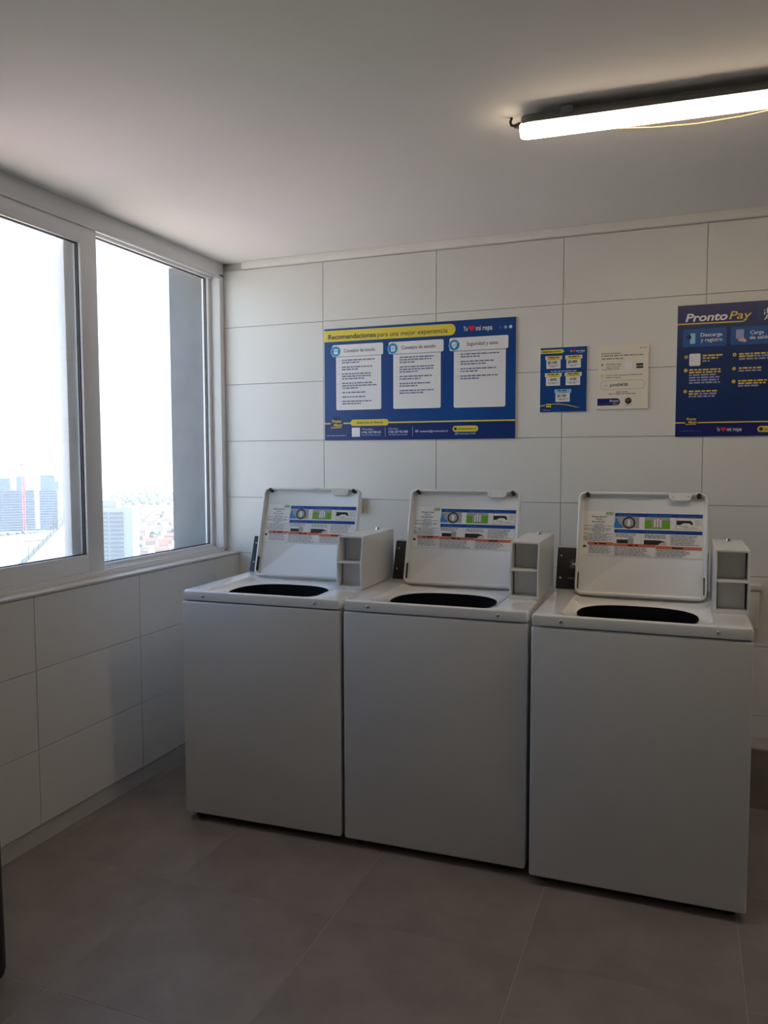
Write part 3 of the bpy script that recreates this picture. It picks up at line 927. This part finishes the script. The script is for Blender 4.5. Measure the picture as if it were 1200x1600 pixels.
for x in (.14, LL - .14):
    bm = bmesh.new()
    bx(bm, x - .018, x + .018, -.054, .054, .052, .074, .003)
    bx(bm, x - .012, x + .012, -.03, .03, .074, .0865)
    obj('mounting_clip', bm, 'lamp_grey', lamp)
bm = bmesh.new()
cyl(bm, (.008, 0, .056), (-.012, 0, .056), .010, .009, 14)
cyl(bm, (-.012, 0, .056), (-.020, 0, .056), .007, .006, 14)
obj('cable_gland', bm, 'rubber', lamp)
tube('cable', [(-.018, 0, .056), (-.030, .004, .062), (-.034, .01, .075), (-.030, .012, .0865)], .004, 'rubber', lamp)
tube('loose_wire', [(.16, .050, .050), (.26, .061, .037), (.38, .073, .029), (.50, .077, .0255), (.62, .075, .0295), (.74, .066, .0385), (.84, .056, .048), (.90, .049, .055)], .0022, 'cable', lamp)
tag(lamp, 'long lit strip lamp with grey housing under the ceiling', 'lamp')

# ================================================================== BLACK BIN AT THE LEFT EDGE
bin_ = empty('waste_bin', (.400, -2.165, 0))
def rr3(hx, hy, r, z): return [(x, y, z) for x, y in rrect(-hx, hx, -hy, hy, r, 6)]
obj('bin_body', loops_mesh([rr3(.150, .120, .05, 0), rr3(.157, .127, .05, .006), rr3(.160, .130, .05, .02), rr3(.156, .126, .05, .62), rr3(.138, .108, .045, .622), rr3(.136, .106, .045, .03)], True, True), 'bin', bin_)
bm = loops_mesh([rr3(.147, .117, .05, .622), rr3(.147, .117, .05, .645), rr3(.135, .105, .05, .668), rr3(.10, .08, .04, .682)], True, True)
obj('bin_lid', bm, 'bin', bin_)
tag(bin_, 'black waste bin by the window wall at the left edge of the photo', 'bin')

# ================================================================== THE CITY OUTSIDE
GZ = -80.0
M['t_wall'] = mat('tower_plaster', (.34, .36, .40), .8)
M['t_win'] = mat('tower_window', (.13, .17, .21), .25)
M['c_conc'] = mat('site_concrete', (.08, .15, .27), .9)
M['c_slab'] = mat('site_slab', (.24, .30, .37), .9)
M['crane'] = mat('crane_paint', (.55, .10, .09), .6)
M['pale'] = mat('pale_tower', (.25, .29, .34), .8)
M['road'] = mat('road_surface', (.15, .145, .12), .9)
M['field'] = mat('dry_field', (.40, .39, .37), .95)
M['hw'] = mat('house_wall', (.24, .23, .22), .9)
M['hr'] = mat('house_roof', (.13, .075, .07), .9)
M['hr2'] = mat('house_roof_grey', (.09, .09, .10), .9)
M['leaf'] = mat('tree_leaf', (.045, .07, .06), .9, col2=(.08, .11, .09), nscale=.4)
M['trunk'] = mat('tree_trunk', (.12, .10, .08), .9)

def ground_mat():
    m = bpy.data.materials.new('city_ground')
    m.use_nodes = True
    n, l = m.node_tree.nodes, m.node_tree.links
    b = n['Principled BSDF']
    b.inputs['Roughness'].default_value = .95
    tc = n.new('ShaderNodeTexCoord')
    v = n.new('ShaderNodeTexVoronoi')
    v.inputs['Scale'].default_value = .02
    l.new(tc.outputs['Object'], v.inputs['Vector'])
    t = n.new('ShaderNodeTexNoise')
    t.inputs['Scale'].default_value = .011
    t.inputs['Detail'].default_value = 8
    t.inputs['Roughness'].default_value = .7
    l.new(tc.outputs['Object'], t.inputs['Vector'])
    r = n.new('ShaderNodeValToRGB')
    e = r.color_ramp.elements
    e[0].position, e[0].color = .37, (.07, .09, .10, 1)
    e[1].position, e[1].color = .55, (.47, .45, .405, 1)
    e2 = e.new(.45)
    e2.color = (.30, .295, .27, 1)
    l.new(t.outputs['Fac'], r.inputs['Fac'])
    mx = n.new('ShaderNodeMixRGB')
    mx.blend_type = 'OVERLAY'
    mx.inputs[0].default_value = .25
    l.new(r.outputs[0], mx.inputs[1])
    l.new(v.outputs['Color'], mx.inputs[2])
    l.new(mx.outputs[0], b.inputs['Base Color'])
    return m
M['ground'] = ground_mat()
bm = bmesh.new()
bm.faces.new([bm.verts.new(c) for c in ((-9000, -9000, GZ), (9000, -9000, GZ), (9000, 9000, GZ), (-9000, 9000, GZ))])
tag(obj('city_ground', bm, 'ground', smooth=None), 'pale hazy ground of the city far below the window', 'ground', kind='structure')

# --- near residential tower
T = empty('apartment_tower', (-330.2, 409.1, GZ), math.radians(24))
tag(T, 'grey apartment tower with rows of windows seen through the right pane', 'building')
TW, TD, TH = 34, 15, 50.5
box('tower_body', (-TW, 0, 0, TD, 0, TH), 't_wall', T)
box('roof_block', (-TW, -10.5, 1, TD - 2, TH, TH + 4.6), 't_wall', T)
bm = bmesh.new()
for x in (-10, -5.2, -.5):
    bx(bm, x, x + .3, .4, .7, TH, TH + 2.2)
bx(bm, -10.4, 0, .4, .7, TH + 1.9, TH + 2.3)
bx(bm, -5.2, 0, .4, .7, TH + .9, TH + 1.2)
obj('roof_railing', bm, 'pale', T)
for k in range(17):
    z = TH - 4.6 - k * 2.72
    if z < 1: break
    for a, b in ((-29, -15.6), (-14.8, -6.0)):
        f = box('window', (a, b, -.12, .1, z, z + 1.55), 't_win', T)
    box('floor_ledge', (-29.6, -5.4, -.45, .2, z - .72, z - .32), 'pale', T)

# --- blocks under construction
def site_block(loc, rz, wd, dp, floors, stubs, label):
    e = empty('unfinished_building', loc, rz)
    tag(e, label, 'building', 'unfinished concrete blocks')
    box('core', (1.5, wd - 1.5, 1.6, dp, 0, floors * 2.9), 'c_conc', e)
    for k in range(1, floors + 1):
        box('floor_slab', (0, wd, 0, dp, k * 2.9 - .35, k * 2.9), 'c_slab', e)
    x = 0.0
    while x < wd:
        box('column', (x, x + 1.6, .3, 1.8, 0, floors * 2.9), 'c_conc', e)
        x += wd / 7
    for a, b, h in stubs:
        box('lift_shaft', (a, b, 3, dp - 2, floors * 2.9, floors * 2.9 + h), 'c_conc', e)
    return e
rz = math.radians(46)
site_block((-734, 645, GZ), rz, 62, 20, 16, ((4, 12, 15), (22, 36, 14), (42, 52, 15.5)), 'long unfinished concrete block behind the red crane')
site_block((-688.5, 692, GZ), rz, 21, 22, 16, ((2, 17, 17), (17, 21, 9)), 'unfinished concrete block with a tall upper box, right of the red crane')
pt = empty('pale_tower', (-757, 792, GZ), rz)
tag(pt, 'pale tower at the right of the unfinished blocks', 'building')
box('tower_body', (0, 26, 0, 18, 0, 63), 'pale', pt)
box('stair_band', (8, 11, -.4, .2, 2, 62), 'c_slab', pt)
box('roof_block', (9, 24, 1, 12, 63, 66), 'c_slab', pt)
# --- tower crane
cr = empty('tower_crane', (-683, 664, GZ), rz)
tag(cr, 'tall red tower crane in front of the unfinished block', 'crane')
bm = bmesh.new()
hh, q = 76, 1.4
for sx in (-q, q):
    for sy in (-q, q):
        cyl(bm, (sx, sy, 0), (sx, sy, hh), .42, .42, 6)
k = 0
while k * 3.4 + 3.4 <= hh:
    z0, z1 = k * 3.4, k * 3.4 + 3.4
    s = 1 if k % 2 else -1
    for a, b in (((-q * s, -q), (q * s, -q)), ((-q * s, q), (q * s, q)), ((-q, -q * s), (-q, q * s)), ((q, -q * s), (q, q * s))):
        cyl(bm, (*a, z0), (*b, z1), .26, .26, 5)
    k += 1
obj('mast', bm, 'crane', cr)
box('cab', (-2.6, -.6, -1.4, 1.4, hh - 3, hh), 'c_slab', cr)
bm = bmesh.new()
cyl(bm, (0, 0, hh), (0, 0, hh + 5), .5, .2, 6)
bx(bm, -3, 2.5, -9, -8, hh - .4, hh + .8)
cyl(bm, (0, -9, hh + .2), (0, 38, hh + .2), .5, .4, 6)
cyl(bm, (0, 0, hh + 5), (0, 30, hh + .4), .15, .15, 5)
obj('jib', bm, 'crane', cr)

# --- road embankment in the left pane
bm = bmesh.new()
a0, a1 = Vector((-430, 425, GZ)), Vector((-760, 830, GZ))
d = (a1 - a0).normalized()
s = Vector((d.y, -d.x, 0))
for off, wd, h in ((0, 11, 2.0), (17, 9, 1.2)):
    c0, c1 = a0 + s * off, a1 + s * off
    vs = [bm.verts.new(v) for v in (c0 - s * wd, c0 + s * wd, c1 + s * wd, c1 - s * wd)]
    up = [bm.verts.new(v.co + Vector((0, 0, h))) for v in vs]
    bm.faces.new(up)
    for i in range(4):
        bm.faces.new((vs[i], vs[(i + 1) % 4], up[(i + 1) % 4], up[i]))
road = tag(obj('city_road', bm, 'road', smooth=None), 'pale straight road running away on an embankment in the left pane', 'road', kind='structure')
M['verge'] = mat('verge_scrub', (.035, .055, .06), .9)
def strip(name, p0, p1, wd, h=.5):
    p0, p1 = Vector((*p0, GZ)), Vector((*p1, GZ))
    e = (p1 - p0).normalized()
    n_ = Vector((e.y, -e.x, 0)) * wd
    bm = bmesh.new()
    lo = [bm.verts.new(v) for v in (p0 - n_, p0 + n_, p1 + n_, p1 - n_)]
    hi = [bm.verts.new(v.co + Vector((0, 0, h))) for v in lo]
    bm.faces.new(hi)
    for i in range(4):
        bm.faces.new((lo[i], lo[(i + 1) % 4], hi[(i + 1) % 4], hi[i]))
    return obj(name, bm, 'verge', road, smooth=None)
v0, v1 = a0 - s * 15, a1 - s * 15
strip('verge', (v0.x, v0.y), (v1.x, v1.y), 2.2, 1.2)
strip('verge', ((a0 + s * 30).x, (a0 + s * 30).y), ((a1 + s * 30).x, (a1 + s * 30).y), 1.0, 1.0)
strip('field_track', (-692, 612), (-672, 678), 9)
strip('field_track', (-610, 590), (-598, 622), 5)
LAMPS = [(k, a0 - s * 11 + d * (30 + 38 * k)) for k in range(11)]
lp = None
for k, c in LAMPS:
    if lp is None:
        bm = bmesh.new()
        cyl(bm, (0, 0, 0), (0, 0, 11), .35, .25, 6)
        bx(bm, -.3, 2.6, -.3, .3, 10.8, 11.2)
        lp = obj('street_lamp', bm, 'verge')
        o = lp
    else:
        o = lp.copy()
        COL.objects.link(o)
    o.location = c + Vector((0, 0, 1.2))
    tag(o, 'thin street lamp in the row beside the pale road', 'street lamp', 'street lamps along the pale road')

# --- houses and trees in the right pane
def house_mesh(rm):
    bm = bmesh.new()
    bx(bm, -5, 5, -4, 4, 0, 4.2)
    for f in bm.faces: f.material_index = 0
    P = [(-5.5, -4.6, 4.1), (5.5, -4.6, 4.1), (5.5, 4.6, 4.1), (-5.5, 4.6, 4.1), (-5.5, 0, 6.8), (5.5, 0, 6.8)]
    v = [bm.verts.new(c) for c in P]
    for q_ in ((0, 1, 5, 4), (2, 3, 4, 5), (0, 4, 3), (1, 2, 5), (0, 3, 2, 1)):
        bm.faces.new([v[i] for i in q_]).material_index = 1
    me = bpy.data.meshes.new('house')
    bm.to_mesh(me)
    bm.free()
    me.materials.append(M['hw'])
    me.materials.append(M[rm])
    return me
HM = [house_mesh('hr'), house_mesh('hr2')]
cam_xy = Vector((2.31, -3.65))
rr = random.Random(3)
HP = []
for row in range(15):
    dist = 640 + row * 46
    for col in range(14):
        ang = math.radians(-40.0) + (col * 15.5 + (row % 3) * 5 + rr.uniform(-.8, .8)) / dist      # bearing from +y towards -x
        if ang > math.radians(-32.6) or rr.random() < .13: continue
        c = cam_xy + Vector((math.sin(ang), math.cos(ang))) * (dist + rr.uniform(-5, 5))
        o = bpy.data.objects.new('house', HM[0 if rr.random() < .7 else 1])
        COL.objects.link(o)
        HP.append((c.x, c.y))
        o.location = (c.x, c.y, GZ)
        o.rotation_euler = (0, 0, math.radians(37))
        sc = rr.uniform(.85, 1.15)
        o.scale = (sc, sc, rr.uniform(.9, 1.2))
        if o.data is HM[0]:
            tag(o, 'far low house with a reddish roof in the neighbourhood below', 'house', 'far red-roofed houses')
        else:
            tag(o, 'far low house with a grey roof in the neighbourhood below', 'house', 'far grey-roofed houses')
def tree_mesh():
    bm = bmesh.new()
    for k in range(6):
        r = bmesh.ops.create_icosphere(bm, subdivisions=2, radius=rr.uniform(2.2, 3.4))
        o_ = Vector((rr.uniform(-2, 2), rr.uniform(-2, 2), rr.uniform(2.6, 5.5)))
        for v in r['verts']: v.co = v.co * rr.uniform(.88, 1.1) + o_
    for f in bm.faces: f.material_index = 0
    n0 = len(bm.faces)
    cyl(bm, (0, 0, 0), (0, 0, 4.5), .4, .3, 6)
    bm.faces.ensure_lookup_table()
    for f in bm.faces[n0:]: f.material_index = 1
    me = bpy.data.meshes.new('tree')
    bm.to_mesh(me)
    bm.free()
    me.materials.append(M['leaf'])
    me.materials.append(M['trunk'])
    return me
TM = [tree_mesh() for _ in range(3)]
TP = []
def tree(x, y, s, lab, grp):
    for a, b, r in TP:
        if math.hypot(a - x, b - y) < (r + s) * 5.2: return
    for h in HP:
        if math.hypot(h[0] - x, h[1] - y) < s * 5.2 + 8: return
    if -745 < x < -665 and 650 < y < 745 and y - x > 1370: return
    TP.append((x, y, s))
    o = bpy.data.objects.new('tree', rr.choice(TM))
    COL.objects.link(o)
    o.location = (x, y, GZ)
    o.rotation_euler = (0, 0, rr.uniform(0, 6))
    o.scale = (s, s, s)
    tag(o, lab, 'tree', grp)
for k in range(60):
    ang = math.radians(-40.3 + rr.uniform(0, 7.2))
    dist = rr.uniform(620, 1260)
    c = cam_xy + Vector((math.sin(ang), math.cos(ang))) * dist
    tree(c.x, c.y, rr.uniform(.7, 1.3), 'round green tree among the far houses', 'trees among the far houses')
for k in range(320):
    ang = math.radians(-40.3 + rr.uniform(0, 7.4))
    dist = rr.uniform(1420, 2000)
    c = cam_xy + Vector((math.sin(ang), math.cos(ang))) * dist
    tree(c.x, c.y, rr.uniform(.9, 1.6), 'hazy tree in the belt of trees beyond the far houses', 'trees in the distant belt')
for k in range(36):
    t_ = rr.uniform(0, 1)
    tree(-692 + 28 * t_ + rr.uniform(-8, 8), 596 + 60 * t_ + rr.uniform(-3, 3), rr.uniform(.35, .6), 'small green tree in the row across the dry field', 'trees across the dry field')

# ================================================================== HAZE OVER THE CITY
def haze_mat():
    m = bpy.data.materials.new('city_haze')
    m.use_nodes = True
    n, l = m.node_tree.nodes, m.node_tree.links
    n.remove(n['Principled BSDF'])
    v = n.new('ShaderNodeVolumeScatter')
    v.inputs['Color'].default_value = (.86, .93, 1.0, 1)
    v.inputs['Density'].default_value = .00030
    v.inputs['Anisotropy'].default_value = .2
    l.new(v.outputs[0], n['Material Output'].inputs['Volume'])
    return m
M['haze'] = haze_mat()
hz_ = box('city_haze', (-4200, -60, 60, 4200, GZ - 1, 260), 'haze')
tag(hz_, 'thin bluish haze lying over the city', 'haze', kind='stuff')
